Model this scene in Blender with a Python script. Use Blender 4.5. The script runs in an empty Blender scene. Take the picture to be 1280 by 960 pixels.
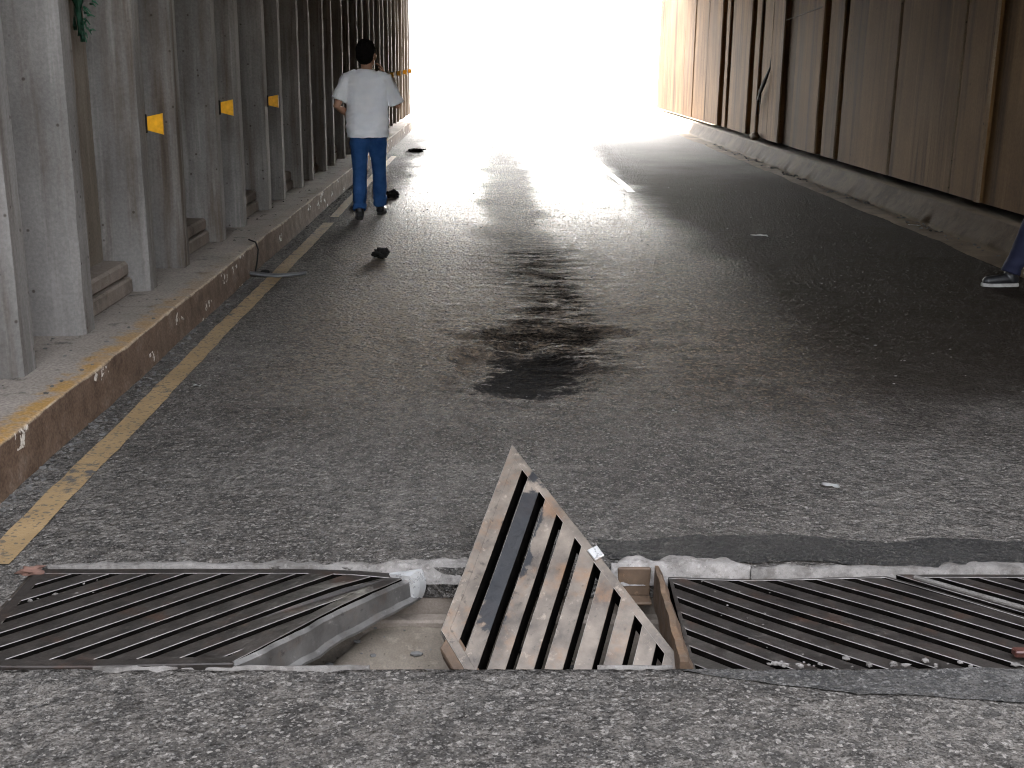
import bpy, bmesh, math, random
from mathutils import Vector, Matrix, noise
R = math.radians
random.seed(7)
scene = bpy.context.scene
COL = scene.collection

# ------------------------------------------------------------------ helpers
def link(o, parent=None):
    COL.objects.link(o)
    if parent: o.parent = parent
    return o

def obj(name, bm, mat, parent=None, smooth=False):
    me = bpy.data.meshes.new(name)
    bmesh.ops.recalc_face_normals(bm, faces=bm.faces[:])
    bm.to_mesh(me); bm.free()
    if smooth:
        for p in me.polygons: p.use_smooth = True
    for m in (mat if isinstance(mat, (list, tuple)) else [mat]): me.materials.append(m)
    o = bpy.data.objects.new(name, me)
    return link(o, parent)

def tag(o, label=None, cat=None, group=None, kind=None):
    if label: o['label'] = label
    if cat: o['category'] = cat
    if group: o['group'] = group
    if kind: o['kind'] = kind
    return o

def empty(name, loc=(0, 0, 0), rz=0):
    o = bpy.data.objects.new(name, None); o.empty_display_size = .1
    o.location = loc; o.rotation_euler = (0, 0, rz)
    return link(o)

def copy_tree(o, parent=None):
    c = o.copy(); COL.objects.link(c); c.parent = parent
    for ch in list(o.children): copy_tree(ch, c)
    return c

def box(bm, a, b, bevel=0.0, M=None, seg=1):
    x0, y0, z0 = a; x1, y1, z1 = b
    vs = [bm.verts.new(p) for p in ((x0,y0,z0),(x1,y0,z0),(x1,y1,z0),(x0,y1,z0),(x0,y0,z1),(x1,y0,z1),(x1,y1,z1),(x0,y1,z1))]
    fs = [bm.faces.new([vs[i] for i in f]) for f in ((0,3,2,1),(4,5,6,7),(0,1,5,4),(1,2,6,5),(2,3,7,6),(3,0,4,7))]
    if bevel:
        es = {e for f in fs for e in f.edges}
        r = bmesh.ops.bevel(bm, geom=list(es), offset=bevel, segments=seg, affect='EDGES', profile=.6)
        vs = list({v for f in r['faces'] for v in f.verts} | {v for v in vs if v.is_valid})
    if M is not None:
        for v in vs: v.co = M @ v.co
    return vs

def prism(bm, poly, z0, z1, bevel=0.0, M=None, mats=None):
    """poly: list of 2D points; extruded z0..z1"""
    n = len(poly)
    lo = [bm.verts.new((p[0], p[1], z0)) for p in poly]
    hi = [bm.verts.new((p[0], p[1], z1)) for p in poly]
    fs = [bm.faces.new(lo[::-1]), bm.faces.new(hi)]
    for i in range(n):
        j = (i+1) % n
        fs.append(bm.faces.new((lo[i], lo[j], hi[j], hi[i])))
    vs = lo + hi
    if bevel:
        es = {e for e in fs[1].edges}
        if mats:
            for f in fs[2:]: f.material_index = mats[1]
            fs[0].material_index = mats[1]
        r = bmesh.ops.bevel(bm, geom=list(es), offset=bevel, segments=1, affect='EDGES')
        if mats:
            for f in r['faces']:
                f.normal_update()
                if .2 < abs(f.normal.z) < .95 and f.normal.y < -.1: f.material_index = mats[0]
        vs = list({v for f in r['faces'] for v in f.verts} | {v for v in vs if v.is_valid})
    if M is not None:
        for v in vs: v.co = M @ v.co
    return vs

def clip(poly, nx, ny, d):
    """keep nx*x+ny*y<=d"""
    out = []
    for i in range(len(poly)):
        a, b = poly[i], poly[(i+1) % len(poly)]
        da, db = nx*a[0]+ny*a[1]-d, nx*b[0]+ny*b[1]-d
        if da <= 0: out.append(a)
        if (da < 0 < db) or (db < 0 < da):
            t = da/(da-db); out.append((a[0]+(b[0]-a[0])*t, a[1]+(b[1]-a[1])*t))
    return out

def tube(bm, pts, rad, n=12, sq=None, caps=True):
    """tapered closed tube; sq = (axis vector, factor) flattens it along one axis"""
    pts = [Vector(p) for p in pts]; rings = []
    up = None
    for i, p in enumerate(pts):
        d = (pts[min(i+1, len(pts)-1)] - pts[max(i-1, 0)]).normalized()
        if up is None:
            up = Vector((0,0,1)) if abs(d.z) < .9 else Vector((0,1,0))
        u = d.cross(up).normalized(); w = u.cross(d).normalized(); up = w
        r = rad[i] if isinstance(rad, (list, tuple)) else rad
        ring = []
        for k in range(n):
            a = 2*math.pi*k/n
            off = (u*math.cos(a) + w*math.sin(a))*r
            if sq:
                ax = Vector(sq[0]).normalized(); off -= ax*off.dot(ax)*(1-sq[1])
            ring.append(bm.verts.new(p+off))
        rings.append(ring)
    for a, b in zip(rings, rings[1:]):
        for k in range(n): bm.faces.new((a[k], a[(k+1)%n], b[(k+1)%n], b[k]))
    if caps:
        for ring, p, s in ((rings[0], pts[0], -1), (rings[-1], pts[-1], 1)):
            bm.faces.new(ring)
    return rings

def loft(bm, rings, n=24):
    """rings: (z, cx, cy, rx, ry)"""
    rs = []
    for z, cx, cy, rx, ry in rings:
        rs.append([bm.verts.new((cx+rx*math.copysign(abs(math.cos(a))**.85, math.cos(a)), cy+ry*math.sin(a), z)) for a in (2*math.pi*k/n for k in range(n))])
    for a, b in zip(rs, rs[1:]):
        for k in range(n): bm.faces.new((a[k], a[(k+1)%n], b[(k+1)%n], b[k]))
    bm.faces.new(rs[0]); bm.faces.new(rs[-1])

def ball(bm, c, r, seg=14, M=None):
    g = bmesh.ops.create_uvsphere(bm, u_segments=seg, v_segments=seg//2+2, radius=1)
    for v in g['verts']:
        p = Vector((v.co.x*r[0], v.co.y*r[1], v.co.z*r[2]))
        if M is not None: p = M @ p
        v.co = p + Vector(c)

def blob(bm, name, mat, parent, voxel=.008, smooth=4, fn=None):
    """fuse overlapping closed shapes into one continuous skin"""
    me = bpy.data.meshes.new('tmp')
    bmesh.ops.recalc_face_normals(bm, faces=bm.faces[:])
    bm.to_mesh(me); bm.free()
    t = bpy.data.objects.new('tmp', me); COL.objects.link(t)
    m = t.modifiers.new('r', 'REMESH'); m.mode = 'VOXEL'; m.voxel_size = voxel
    s = t.modifiers.new('s', 'SMOOTH'); s.factor = .5; s.iterations = smooth
    dg = bpy.context.evaluated_depsgraph_get(); dg.update()
    out = bpy.data.meshes.new_from_object(t.evaluated_get(dg))
    bpy.data.objects.remove(t); bpy.data.meshes.remove(me)
    out.name = name
    if fn:
        ns = [v.normal.copy() for v in out.vertices]
        for v, nn in zip(out.vertices, ns): v.co = fn(v.co, nn)
    for p in out.polygons: p.use_smooth = True
    out.materials.clear(); out.materials.append(mat)
    o = bpy.data.objects.new(name, out)
    return link(o, parent)

def rock(bm, c, r, seed=0, rough=.35, sub=2):
    g = bmesh.ops.create_icosphere(bm, subdivisions=sub, radius=1)
    for v in g['verts']:
        k = 1 + rough*noise.noise(v.co*1.7 + Vector((seed*7.3, seed*3.1, 0))) + (rough*.45*noise.noise(v.co*5.1 + Vector((seed, 0, seed))) if sub > 2 else 0)
        v.co = Vector((v.co.x*r[0]*k + c[0], v.co.y*r[1]*k + c[1], v.co.z*r[2]*k + c[2]))

# ------------------------------------------------------------------ node materials
class NT:
    def __init__(s, name):
        s.m = bpy.data.materials.new(name); s.m.use_nodes = True
        s.t = s.m.node_tree; s.b = s.t.nodes['Principled BSDF']
        s.co = s.n('ShaderNodeTexCoord').outputs['Object']
    def n(s, k, **kw):
        x = s.t.nodes.new(k)
        for a, b in kw.items(): setattr(x, a, b)
        return x
    def set(s, inp, v):
        if isinstance(v, bpy.types.NodeSocket): s.t.links.new(v, inp)
        elif isinstance(v, (tuple, list)) and len(v) == 3 and inp.type == 'RGBA': inp.default_value = (*v, 1)
        else: inp.default_value = v
    def scale(s, v, co=None, loc=(0,0,0)):
        x = s.n('ShaderNodeMapping'); s.set(x.inputs[0], co or s.co); x.inputs['Scale'].default_value = v; x.inputs['Location'].default_value = loc
        return x.outputs[0]
    def noise(s, sc, det=4, ro=.55, co=None, dist=0):
        x = s.n('ShaderNodeTexNoise'); s.set(x.inputs['Vector'], co or s.co)
        x.inputs['Scale'].default_value = sc; x.inputs['Detail'].default_value = det; x.inputs['Roughness'].default_value = ro; x.inputs['Distortion'].default_value = dist
        return x.outputs['Fac']
    def vor(s, sc, out='Distance', feat='F1', co=None):
        x = s.n('ShaderNodeTexVoronoi'); x.feature = feat; s.set(x.inputs['Vector'], co or s.co); x.inputs['Scale'].default_value = sc
        return x.outputs[out]
    def ramp(s, f, *st):
        x = s.n('ShaderNodeValToRGB'); s.set(x.inputs[0], f); e = x.color_ramp.elements
        while len(e) < len(st): e.new(.5)
        for el, (p, c) in zip(e, st):
            el.position = p; el.color = (*c, 1) if isinstance(c, tuple) else (c, c, c, 1)
        return x.outputs[0]
    def mr(s, f, a, b, c=0., d=1.):
        x = s.n('ShaderNodeMapRange'); x.interpolation_type = 'SMOOTHSTEP'
        s.set(x.inputs[0], f); x.inputs[1].default_value = a; x.inputs[2].default_value = b; x.inputs[3].default_value = c; x.inputs[4].default_value = d
        return x.outputs[0]
    def math(s, op, a, b=0., clamp=False):
        x = s.n('ShaderNodeMath', operation=op, use_clamp=clamp); s.set(x.inputs[0], a); s.set(x.inputs[1], b)
        return x.outputs[0]
    def mix(s, f, a, b, mode='MIX'):
        x = s.n('ShaderNodeMix', data_type='RGBA', blend_type=mode); s.set(x.inputs[0], f); s.set(x.inputs[6], a); s.set(x.inputs[7], b)
        return x.outputs[2]
    def sep(s, co=None):
        x = s.n('ShaderNodeSeparateXYZ'); s.set(x.inputs[0], co or s.co); return x.outputs
    def bump(s, h, st=.5, dist=.01, nrm=None):
        x = s.n('ShaderNodeBump'); s.set(x.inputs['Height'], h); x.inputs['Strength'].default_value = st; x.inputs['Distance'].default_value = dist
        if nrm: s.set(x.inputs['Normal'], nrm)
        return x.outputs[0]
    def out(s, col, rough=.8, metal=0., nrm=None, spec=.5):
        s.set(s.b.inputs['Base Color'], col); s.set(s.b.inputs['Roughness'], rough); s.set(s.b.inputs['Metallic'], metal)
        s.set(s.b.inputs['Specular IOR Level'], spec)
        if nrm: s.set(s.b.inputs['Normal'], nrm)
        return s.m

def mat_simple(name, c, rough=.7, metal=0., var=.25, sc=30, bump=.15, spec=.5):
    t = NT(name); f = t.noise(sc, 5)
    lo = tuple(x*(1-var) for x in c); hi = tuple(min(1, x*(1+var)) for x in c)
    return t.out(t.ramp(f, (.3, lo), (.7, hi)), rough, metal, t.bump(f, bump, .004), spec)

def mat_asphalt(name, dark=1.0, lanes=True, spec=.5, warm=1.0):
    t = NT(name); X, Y, Z = t.sep()
    wob = t.noise(.7, 3)
    Xw = t.math('ADD', X, t.math('MULTIPLY', t.math('SUBTRACT', wob, .5), .7))
    chips = t.vor(105, 'Color'); cr = t.sep(chips)[0]; cg = t.sep(chips)[1]
    chip2 = t.vor(230, 'Color'); c2 = t.sep(chip2)[0]
    mid = t.noise(14, 8, .7); big = t.noise(.9, 4, .6); fine = t.noise(190, 3, .6)
    base = t.ramp(big, (.32, tuple(dark*v for v in (.060, .057, .054))), (.5, tuple(dark*v for v in (.092, .088, .083))), (.68, tuple(dark*v for v in (.125, .120, .113))))
    base = t.mix(t.mr(mid, .40, .62), t.mix(1, base, (.72, .72, .72), 'MULTIPLY'), t.mix(1, base, (1.5, 1.46, 1.42), 'MULTIPLY'))
    stone = t.ramp(cg, (0, tuple(dark*v for v in (.14, .133, .125))), (1, tuple(dark*v for v in (.29, .275, .255))))
    base = t.mix(t.math('MULTIPLY', t.math('GREATER_THAN', cr, .86), .8), base, stone)
    base = t.mix(t.math('MULTIPLY', t.math('LESS_THAN', c2, .28), .5), base, (.014, .013, .013))
    base = t.mix(t.math('MULTIPLY', t.math('GREATER_THAN', c2, .90), .5), base, tuple(dark*v for v in (.22, .21, .20)))
    rough = t.mr(mid, .3, .7, .62, .90)
    if lanes:
        def band(c, w, s):
            return t.mr(t.math('ABSOLUTE', t.math('SUBTRACT', Xw, c)), w, w+s, 1., 0.)
        far = t.mr(Y, 4.5, 8.)
        oil = t.math('MULTIPLY', t.math('MULTIPLY', band(.32, .12, .35), t.mr(Y, 5.0, 12.)), t.mr(big, .3, .6, .55, 1.))
        trk = t.math('MAXIMUM', band(-.55, .35, .45), band(1.15, .4, .5))
        # brown dust where tyres run
        dust = t.math('MULTIPLY', t.math('MULTIPLY', band(.30, .95, .7), t.mr(Y, 4.6, 7.5)), t.mr(mid, .36, .58))
        base = t.mix(t.math('MULTIPLY', dust, .62), base, (.175, .132, .092))
        base = t.mix(t.math('MULTIPLY', oil, .72), base, (.026, .024, .022))
        # other lane darkened with depth: underpass shade painted in, plus oil marks
        lane_shade = t.math('MULTIPLY', band(2.6, .7, 1.1), t.math('MULTIPLY', t.mr(Y, 5.2, 7.5), .55))
        base = t.mix(t.math('MULTIPLY', lane_shade, t.mr(mid, .3, .62, .4, 1.)), base, (.024, .020, .017))
        st2 = t.math('MULTIPLY', band(1.3, .15, .45), t.math('MULTIPLY', t.mr(Y, 4.6, 5.6), t.mr(Y, 8.2, 6.8)))
        base = t.mix(t.math('MULTIPLY', t.math('MULTIPLY', st2, .7), t.mr(t.noise(3, 4), .4, .55)), base, (.026, .022, .019))
        rough = t.math('SUBTRACT', rough, t.math('MULTIPLY', t.math('MULTIPLY', t.math('MAXIMUM', trk, t.math('MULTIPLY', band(.3, .9, .7), .5)), t.mr(Y, 6., 16.)), .34))
        rough = t.math('ADD', rough, t.math('MULTIPLY', oil, .10))
        # pot-hole floor: smooth dark binder
        ex = t.math('DIVIDE', t.math('SUBTRACT', Xw, .21), .27); ey = t.math('DIVIDE', t.math('SUBTRACT', Y, 5.85), .50)
        rr = t.math('ADD', t.math('POWER', t.math('ABSOLUTE', ex), 3.), t.math('POWER', t.math('ABSOLUTE', ey), 3.))
        rg = t.noise(5.5, 6, .72, t.scale((1., 1.6, 1.), loc=(2, 5, 0)))
        ph = t.mr(t.math('ADD', rr, t.math('MULTIPLY', t.math('SUBTRACT', rg, .5), 4.2)), .5, 1.1, 1., 0.)
        base = t.mix(t.math('MULTIPLY', ph, .85), base, (.022, .022, .022))
    if lanes:
        grit = t.noise(42, 5, .7); cell = t.sep(t.vor(54, 'Color', co=t.scale((1, .8, 1))))[0]
        depth_shade = t.math('MULTIPLY', t.mr(t.math('ADD', Y, t.math('MULTIPLY', t.math('SUBTRACT', t.noise(1.1, 5, .65), .5), 3.2)), 4.4, 6.0), t.mr(Xw, 1.05, 2.1))  # right lane darkens with distance, tunnel shade put into the colour
        base = t.mix(t.math('MULTIPLY', depth_shade, t.mr(mid, .25, .6, .95, .80)), base, (.016, .0115, .008))
        ctr = t.math('MULTIPLY', t.math('MULTIPLY', band(.30, 1.0, .9), t.mr(Y, 4.2, 6.5)), t.math('SUBTRACT', 1., t.math('MULTIPLY', ph, .85)))
        base = t.mix(t.math('MULTIPLY', ctr, t.math('MULTIPLY', t.mr(cell, .5, .95, 0., .85), t.mr(grit, .38, .6))), base, (.23, .175, .122))  # light brown cells painted in as glints off the surface
        base = t.mix(t.math('MULTIPLY', ctr, t.math('MULTIPLY', t.mr(cell, .42, .05, 0., .85), t.mr(grit, .62, .42))), base, (.020, .016, .012))
        # transverse cracks and broken binder down the middle of the lane
        cn = t.noise(1., 7, .66, t.scale((2.6, 11., 1.)), .6); cn2 = t.noise(1., 5, .6, t.scale((6., 34., 1.), loc=(3, 7, 0)), .4)
        cz = t.math('MULTIPLY', band(.44, .17, .24), t.math('MULTIPLY', t.mr(Y, 5.2, 6.3), t.mr(Y, 11.5, 9.3)))
        ck = t.math('MULTIPLY', t.math('MAXIMUM', t.mr(cn, .52, .55), t.mr(cn2, .54, .575)), t.mr(grit, .62, .5, .35, 1.))
        base = t.mix(t.math('MULTIPLY', t.math('MULTIPLY', ck, cz), .85), base, (.012, .011, .010))
        lipx = t.math('MULTIPLY', band(.33, .26, .22), t.mr(t.math('ABSOLUTE', t.math('SUBTRACT', t.math('ADD', Y, t.math('MULTIPLY', t.math('SUBTRACT', mid, .5), .5)), 6.72)), .10, .30, 1., 0.))
        base = t.mix(t.math('MULTIPLY', lipx, t.mr(grit, .36, .56, .95, .35)), base, (.011, .010, .009))
        base = t.mix(.25, base, t.mix(1, base, (1.12, .98, .82), 'MULTIPLY'))
    h = t.math('ADD', t.math('MULTIPLY', t.math('ADD', t.vor(70, 'Distance', 'SMOOTH_F1'), t.vor(38, 'Distance')), .55), t.math('ADD', t.math('MULTIPLY', mid, 1.0), t.math('MULTIPLY', fine, .35)))
    if lanes: h = t.math('SUBTRACT', h, t.math('MULTIPLY', t.math('MULTIPLY', ck, cz), .8))
    h = t.math('ADD', h, t.math('MULTIPLY', t.noise(30, 3, .6), 1.3))
    nr = t.bump(h, 1., .026)
    if lanes: s_t = t.b.inputs['Specular Tint']; s_t.default_value = (1., .86, .70, 1)
    if lanes:
        dk = t.math('SUBTRACT', 1., t.math('MAXIMUM', t.math('MULTIPLY', ck, cz), t.math('MAXIMUM', ph, lipx)), True)
        spec = t.math('MULTIPLY', dk, t.math('ADD', t.math('MULTIPLY', t.math('MULTIPLY', t.math('MAXIMUM', band(.30, 1.0, .8), t.mr(t.math('ADD', Y, t.math('MULTIPLY', wob, 6.)), 19., 28.)), t.mr(Y, 4.5, 10.)), t.mr(mid, .35, .6, .15, .60)), .02))
    else: spec = .2
    return t.out(base, rough, 0, nr, spec)

def mat_concrete(name, a, b, stain=(.05, .04, .03), sc=1., vert=True, amt=.5, rough=.85, spots=True, top=None, grain=6):
    t = NT(name)
    oi = t.n('ShaderNodeObjectInfo').outputs['Random']; va = t.n('ShaderNodeVectorMath', operation='ADD')
    cx = t.n('ShaderNodeCombineXYZ'); t.set(cx.inputs[0], t.math('MULTIPLY', oi, 37.)); t.set(cx.inputs[1], t.math('MULTIPLY', oi, 91.)); t.set(cx.inputs[2], t.math('MULTIPLY', oi, 13.))
    t.set(va.inputs[0], t.co); t.set(va.inputs[1], cx.outputs[0]); t.co = va.outputs[0]
    big = t.noise(1.1*sc, 5, .6); fine = t.noise(60*sc, 5, .65)
    streak = t.noise(2.6*sc, grain, .62, t.scale((2.2, 2.2, .16)) if vert else t.co)
    s2 = t.noise(9*sc, grain-1, .6, t.scale((1.8, 1.8, .09), loc=(3, 1, 0)) if vert else t.co)
    base = t.ramp(big, (.3, a), (.7, b))
    base = t.mix(t.math('MULTIPLY', t.mr(streak, .46, .72), amt), base, stain)
    base = t.mix(t.math('MULTIPLY', t.mr(s2, .55, .75), amt*.6), base, tuple(x*.6 for x in stain))
    base = t.mix(t.math('MULTIPLY', t.mr(s2, .46, .3), .35), base, tuple(min(.6, x*1.35) for x in b))
    base = t.mix(t.mr(fine, .3, .7), t.mix(1, base, (.88, .88, .88), 'MULTIPLY'), t.mix(1, base, (1.12, 1.12, 1.12), 'MULTIPLY'))
    if spots:
        sp = t.sep(t.vor(22*sc, 'Color'))[0]; sd = t.vor(22*sc)
        base = t.mix(t.math('MULTIPLY', t.math('MULTIPLY', t.math('GREATER_THAN', sp, .90), t.mr(sd, .1, .25, 1, 0)), .7), base, tuple(x*.5 for x in stain))
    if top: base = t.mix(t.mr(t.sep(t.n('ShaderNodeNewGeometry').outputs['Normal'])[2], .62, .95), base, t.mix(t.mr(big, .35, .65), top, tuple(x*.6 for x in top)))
    h = t.math('ADD', fine, t.math('MULTIPLY', big, 2.))
    return t.out(base, rough, 0, t.bump(h, .35, .006), .08)

def mat_kerbface():
    t = NT('kerb_concrete'); X, Y, Z = t.sep()
    f = t.noise(9, 7, .65); big = t.noise(1.3, 4); fine = t.noise(80, 4)
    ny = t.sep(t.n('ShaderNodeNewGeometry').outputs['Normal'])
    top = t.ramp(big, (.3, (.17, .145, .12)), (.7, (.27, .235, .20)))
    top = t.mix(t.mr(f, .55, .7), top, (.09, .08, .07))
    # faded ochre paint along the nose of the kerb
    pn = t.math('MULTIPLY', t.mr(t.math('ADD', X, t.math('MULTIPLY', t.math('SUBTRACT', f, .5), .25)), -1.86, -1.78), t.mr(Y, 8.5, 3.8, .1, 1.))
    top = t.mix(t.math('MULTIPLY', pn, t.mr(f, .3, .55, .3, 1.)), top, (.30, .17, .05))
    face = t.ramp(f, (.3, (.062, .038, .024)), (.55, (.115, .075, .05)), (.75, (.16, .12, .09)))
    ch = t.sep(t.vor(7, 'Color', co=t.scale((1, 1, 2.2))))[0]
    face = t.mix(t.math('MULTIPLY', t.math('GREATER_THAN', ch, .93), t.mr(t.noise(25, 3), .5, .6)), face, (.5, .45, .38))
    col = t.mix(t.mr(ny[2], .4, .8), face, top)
    # chipped, pale arris
    ar = t.math('MULTIPLY', t.mr(t.math('ABSOLUTE', t.math('SUBTRACT', ny[2], .6)), .35, .1), t.mr(f, .35, .6))
    col = t.mix(t.math('MULTIPLY', ar, .6), col, (.42, .34, .24))
    col = t.mix(t.mr(fine, .3, .7), t.mix(1, col, (.75,)*3, 'MULTIPLY'), t.mix(1, col, (1.2,)*3, 'MULTIPLY'))
    return t.out(col, .85, 0, t.bump(t.math('ADD', t.math('MULTIPLY', f, 1.), t.math('MULTIPLY', fine, .4)), .6, .01), .1)

def mat_paint(name, c, cut=.5, under=(.06, .058, .056)):
    t = NT(name)
    f = t.noise(16, 8, .72); big = t.noise(2.2, 4); chips = t.sep(t.vor(90, 'Color'))[0]
    col = t.ramp(t.noise(5, 5), (.3, tuple(x*.72 for x in c)), (.7, c))
    w = t.mr(t.math('ADD', f, t.math('MULTIPLY', t.math('SUBTRACT', big, .5), .7)), cut, cut+.14)
    col = t.mix(w, under, col)
    col = t.mix(t.math('MULTIPLY', t.math('LESS_THAN', chips, .14), .7), col, under)
    return t.out(col, .5, 0, t.bump(t.math('ADD', t.math('MULTIPLY', w, .4), t.noise(90, 4)), .6, .006), .12)

def mat_steel(name, a, b, rust=(.10, .045, .02), ramt=.5, rough=.5, metal=.35, scrape=None):
    t = NT(name)
    f = t.noise(7, 7, .65); g = t.noise(30, 6, .7); l = t.noise(2.4, 3)
    col = t.ramp(f, (.3, a), (.68, b))
    col = t.mix(t.math('MULTIPLY', t.mr(t.noise(5, 6, .7), .52, .68), ramt), col, rust)
    col = t.mix(t.math('MULTIPLY', t.mr(g, .58, .7), .5), col, tuple(min(.6, x*1.9) for x in b))
    col = t.mix(t.math('MULTIPLY', t.mr(g, .42, .3), .6), col, tuple(x*.4 for x in a))
    if scrape:
        X, Y, Z = t.sep()
        cx, cy, rx, ry, sc, an = scrape
        X = t.math('SUBTRACT', X, cx); Y = t.math('SUBTRACT', Y, cy)
        ex = t.math('DIVIDE', t.math('ADD', t.math('MULTIPLY', X, math.cos(an)), t.math('MULTIPLY', Y, math.sin(an))), rx)
        ey = t.math('DIVIDE', t.math('SUBTRACT', t.math('MULTIPLY', Y, math.cos(an)), t.math('MULTIPLY', X, math.sin(an))), ry)
        rr = t.math('ADD', t.math('MULTIPLY', ex, ex), t.math('MULTIPLY', ey, ey))
        w = t.mr(t.math('ADD', rr, t.math('ADD', t.math('MULTIPLY', t.math('SUBTRACT', f, .5), 3.2), t.math('MULTIPLY', t.math('SUBTRACT', g, .5), 1.6))), .7, 1.0, 1., 0.)
        col = t.mix(t.math('MULTIPLY', w, .92), col, sc)
    ro = t.mr(g, .3, .7, rough-.1, rough+.15)
    return t.out(col, ro, metal, t.bump(t.math('ADD', g, f), .35, .004), .5)

def mat_cloth(name, a, b, sc=160, rough=.9, big=6):
    t = NT(name)
    w = t.noise(sc, 2); f = t.noise(big, 5, .6)
    col = t.ramp(f, (.3, a), (.7, b))
    return t.out(col, rough, 0, t.bump(t.math('ADD', t.math('MULTIPLY', w, .4), t.math('MULTIPLY', f, .6)), .3, .006), .25)

M = {}
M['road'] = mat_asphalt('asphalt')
M['patch'] = mat_asphalt('patch_asphalt', .20, False)
M['patch_grey'] = mat_asphalt('worn_patch_asphalt', .62, False)
M['left'] = mat_concrete('ribbed_concrete', (.105, .098, .09), (.195, .184, .17), (.060, .040, .024), 1., True, .8)
M['left_brown'] = mat_concrete('brownish_concrete', (.125, .103, .078), (.20, .17, .135), (.07, .045, .026), 1., True, .5)
M['right'] = mat_concrete('brown_concrete', (.098, .051, .020), (.195, .113, .050), (.022, .010, .004), .5, True, .75, grain=3)
M['right_dark'] = mat_concrete('dark_brown_concrete', (.05, .028, .013), (.09, .055, .028), (.03, .018, .009), .5, True, .7)
M['right_edge'] = mat_concrete('lit_brown_edge', (.16, .115, .075), (.32, .245, .17), (.05, .03, .018), .8, True, .5)  # panel edge catching light, painted in as paler concrete
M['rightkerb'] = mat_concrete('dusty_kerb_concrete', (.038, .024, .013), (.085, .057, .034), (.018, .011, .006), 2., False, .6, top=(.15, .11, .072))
M['void'] = mat_simple('gap_shade', (.006, .005, .005), .95, spec=.1)  # near black colour stands for the shade behind the panel gaps
M['ceil'] = mat_concrete('ceiling_concrete', (.09, .08, .07), (.14, .125, .11), (.04, .035, .03), .6, False, .5)
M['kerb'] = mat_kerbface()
M['block'] = mat_concrete('block_concrete', (.15, .125, .10), (.24, .20, .165), (.06, .05, .04), 2., False, .55)
M['lip'] = mat_concrete('pale_mortar', (.12, .11, .10), (.28, .258, .236), (.07, .06, .052), 7., False, .75)
M['lip_dark'] = mat_concrete('dirty_mortar', (.09, .083, .075), (.19, .175, .16), (.05, .042, .036), 7., False, .75)
M['silt'] = mat_concrete('silt', (.125, .103, .08), (.22, .187, .15), (.10, .08, .06), 3., False, .4)
M['ground'] = mat_concrete('pale_ground', (.20, .19, .17), (.28, .265, .24), (.16, .15, .13), .3, False, .3)
M['yellow'] = mat_paint('faded_yellow_paint', (.30, .205, .105), .29)
M['white'] = mat_paint('worn_white_paint', (.22, .205, .185), .68)
M['grate'] = mat_steel('dark_steel', (.013, .011, .0095), (.040, .033, .028), (.07, .034, .02), .5, .48, .35)
M['grate_tan'] = mat_steel('dusty_steel', (.045, .037, .031), (.19, .155, .122), (.20, .105, .05), .55, .5, .25, (.36, -.18, .34, .062, (.013, .015, .018), -.775))
M['slot_shade'] = mat_simple('black_slot_shade', (.004, .0035, .003), .95, var=.5, spec=0.)  # near black bar sides, shade of the slots painted in
M['edge_dark'] = mat_steel('lit_edge_steel', (.07, .062, .056), (.20, .18, .165), (.08, .04, .02), .4, .4, .4)  # bar bevels facing the viewer, lightened as a painted edge highlight
M['edge_tan'] = mat_steel('lit_tan_edge_steel', (.26, .23, .20), (.42, .38, .33), (.2, .12, .06), .4, .45, .3)  # same painted edge highlight for the tan grate
M['flange'] = mat_steel('grey_steel', (.065, .06, .055), (.15, .14, .128), (.13, .08, .05), .4, .42, .5)
M['rusty'] = mat_steel('rusty_steel', (.045, .028, .017), (.115, .072, .042), (.17, .09, .04), .4, .7, .1)
M['bright'] = mat_steel('bare_steel', (.45, .44, .42), (.62, .61, .59), (.3, .25, .2), .15, .3, .6)
M['amber'] = mat_simple('amber_reflector', (.60, .29, .015), .4, var=.22, sc=18, bump=.05, spec=.3)
M['black'] = mat_simple('black_plastic', (.014, .013, .012), .9, bump=.2, spec=.08)
M['greyplastic'] = mat_simple('grey_plastic', (.085, .085, .085), .5, bump=.2)
M['paper'] = mat_simple('paper', (.5, .49, .47), .8, var=.08)
M['green'] = mat_simple('green_netting', (.010, .065, .030), .6, var=.5, sc=40)
M['stone'] = mat_simple('loose_stone', (.10, .095, .088), .9, var=.5, sc=6, spec=.1)
M['brick'] = mat_simple('broken_brick', (.11, .058, .042), .9, var=.3, sc=25)
M['skin'] = mat_simple('skin', (.36, .20, .13), .55, var=.10, sc=12, bump=.05)
M['hair'] = mat_simple('black_hair', (.006, .005, .005), .8, var=.4, sc=220, bump=.6, spec=.08)
M['tee'] = mat_cloth('white_cotton', (.80, .83, .88), (.90, .91, .93))
M['jeans'] = mat_cloth('blue_denim', (.010, .042, .135), (.030, .092, .235), 220)
M['navy'] = mat_cloth('navy_cloth', (.008, .009, .022), (.014, .016, .036))
M['darktop'] = mat_cloth('charcoal_cloth', (.014, .014, .016), (.022, .022, .026))
M['shoe'] = mat_simple('black_shoe', (.010, .010, .011), .45, bump=.1)
M['sole'] = mat_simple('white_sole', (.30, .29, .27), .6, bump=.1)
M['darksole'] = mat_simple('dark_sole', (.03, .028, .026), .7, bump=.1)
M['eye'] = mat_simple('eye', (.05, .04, .035), .2)

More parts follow.
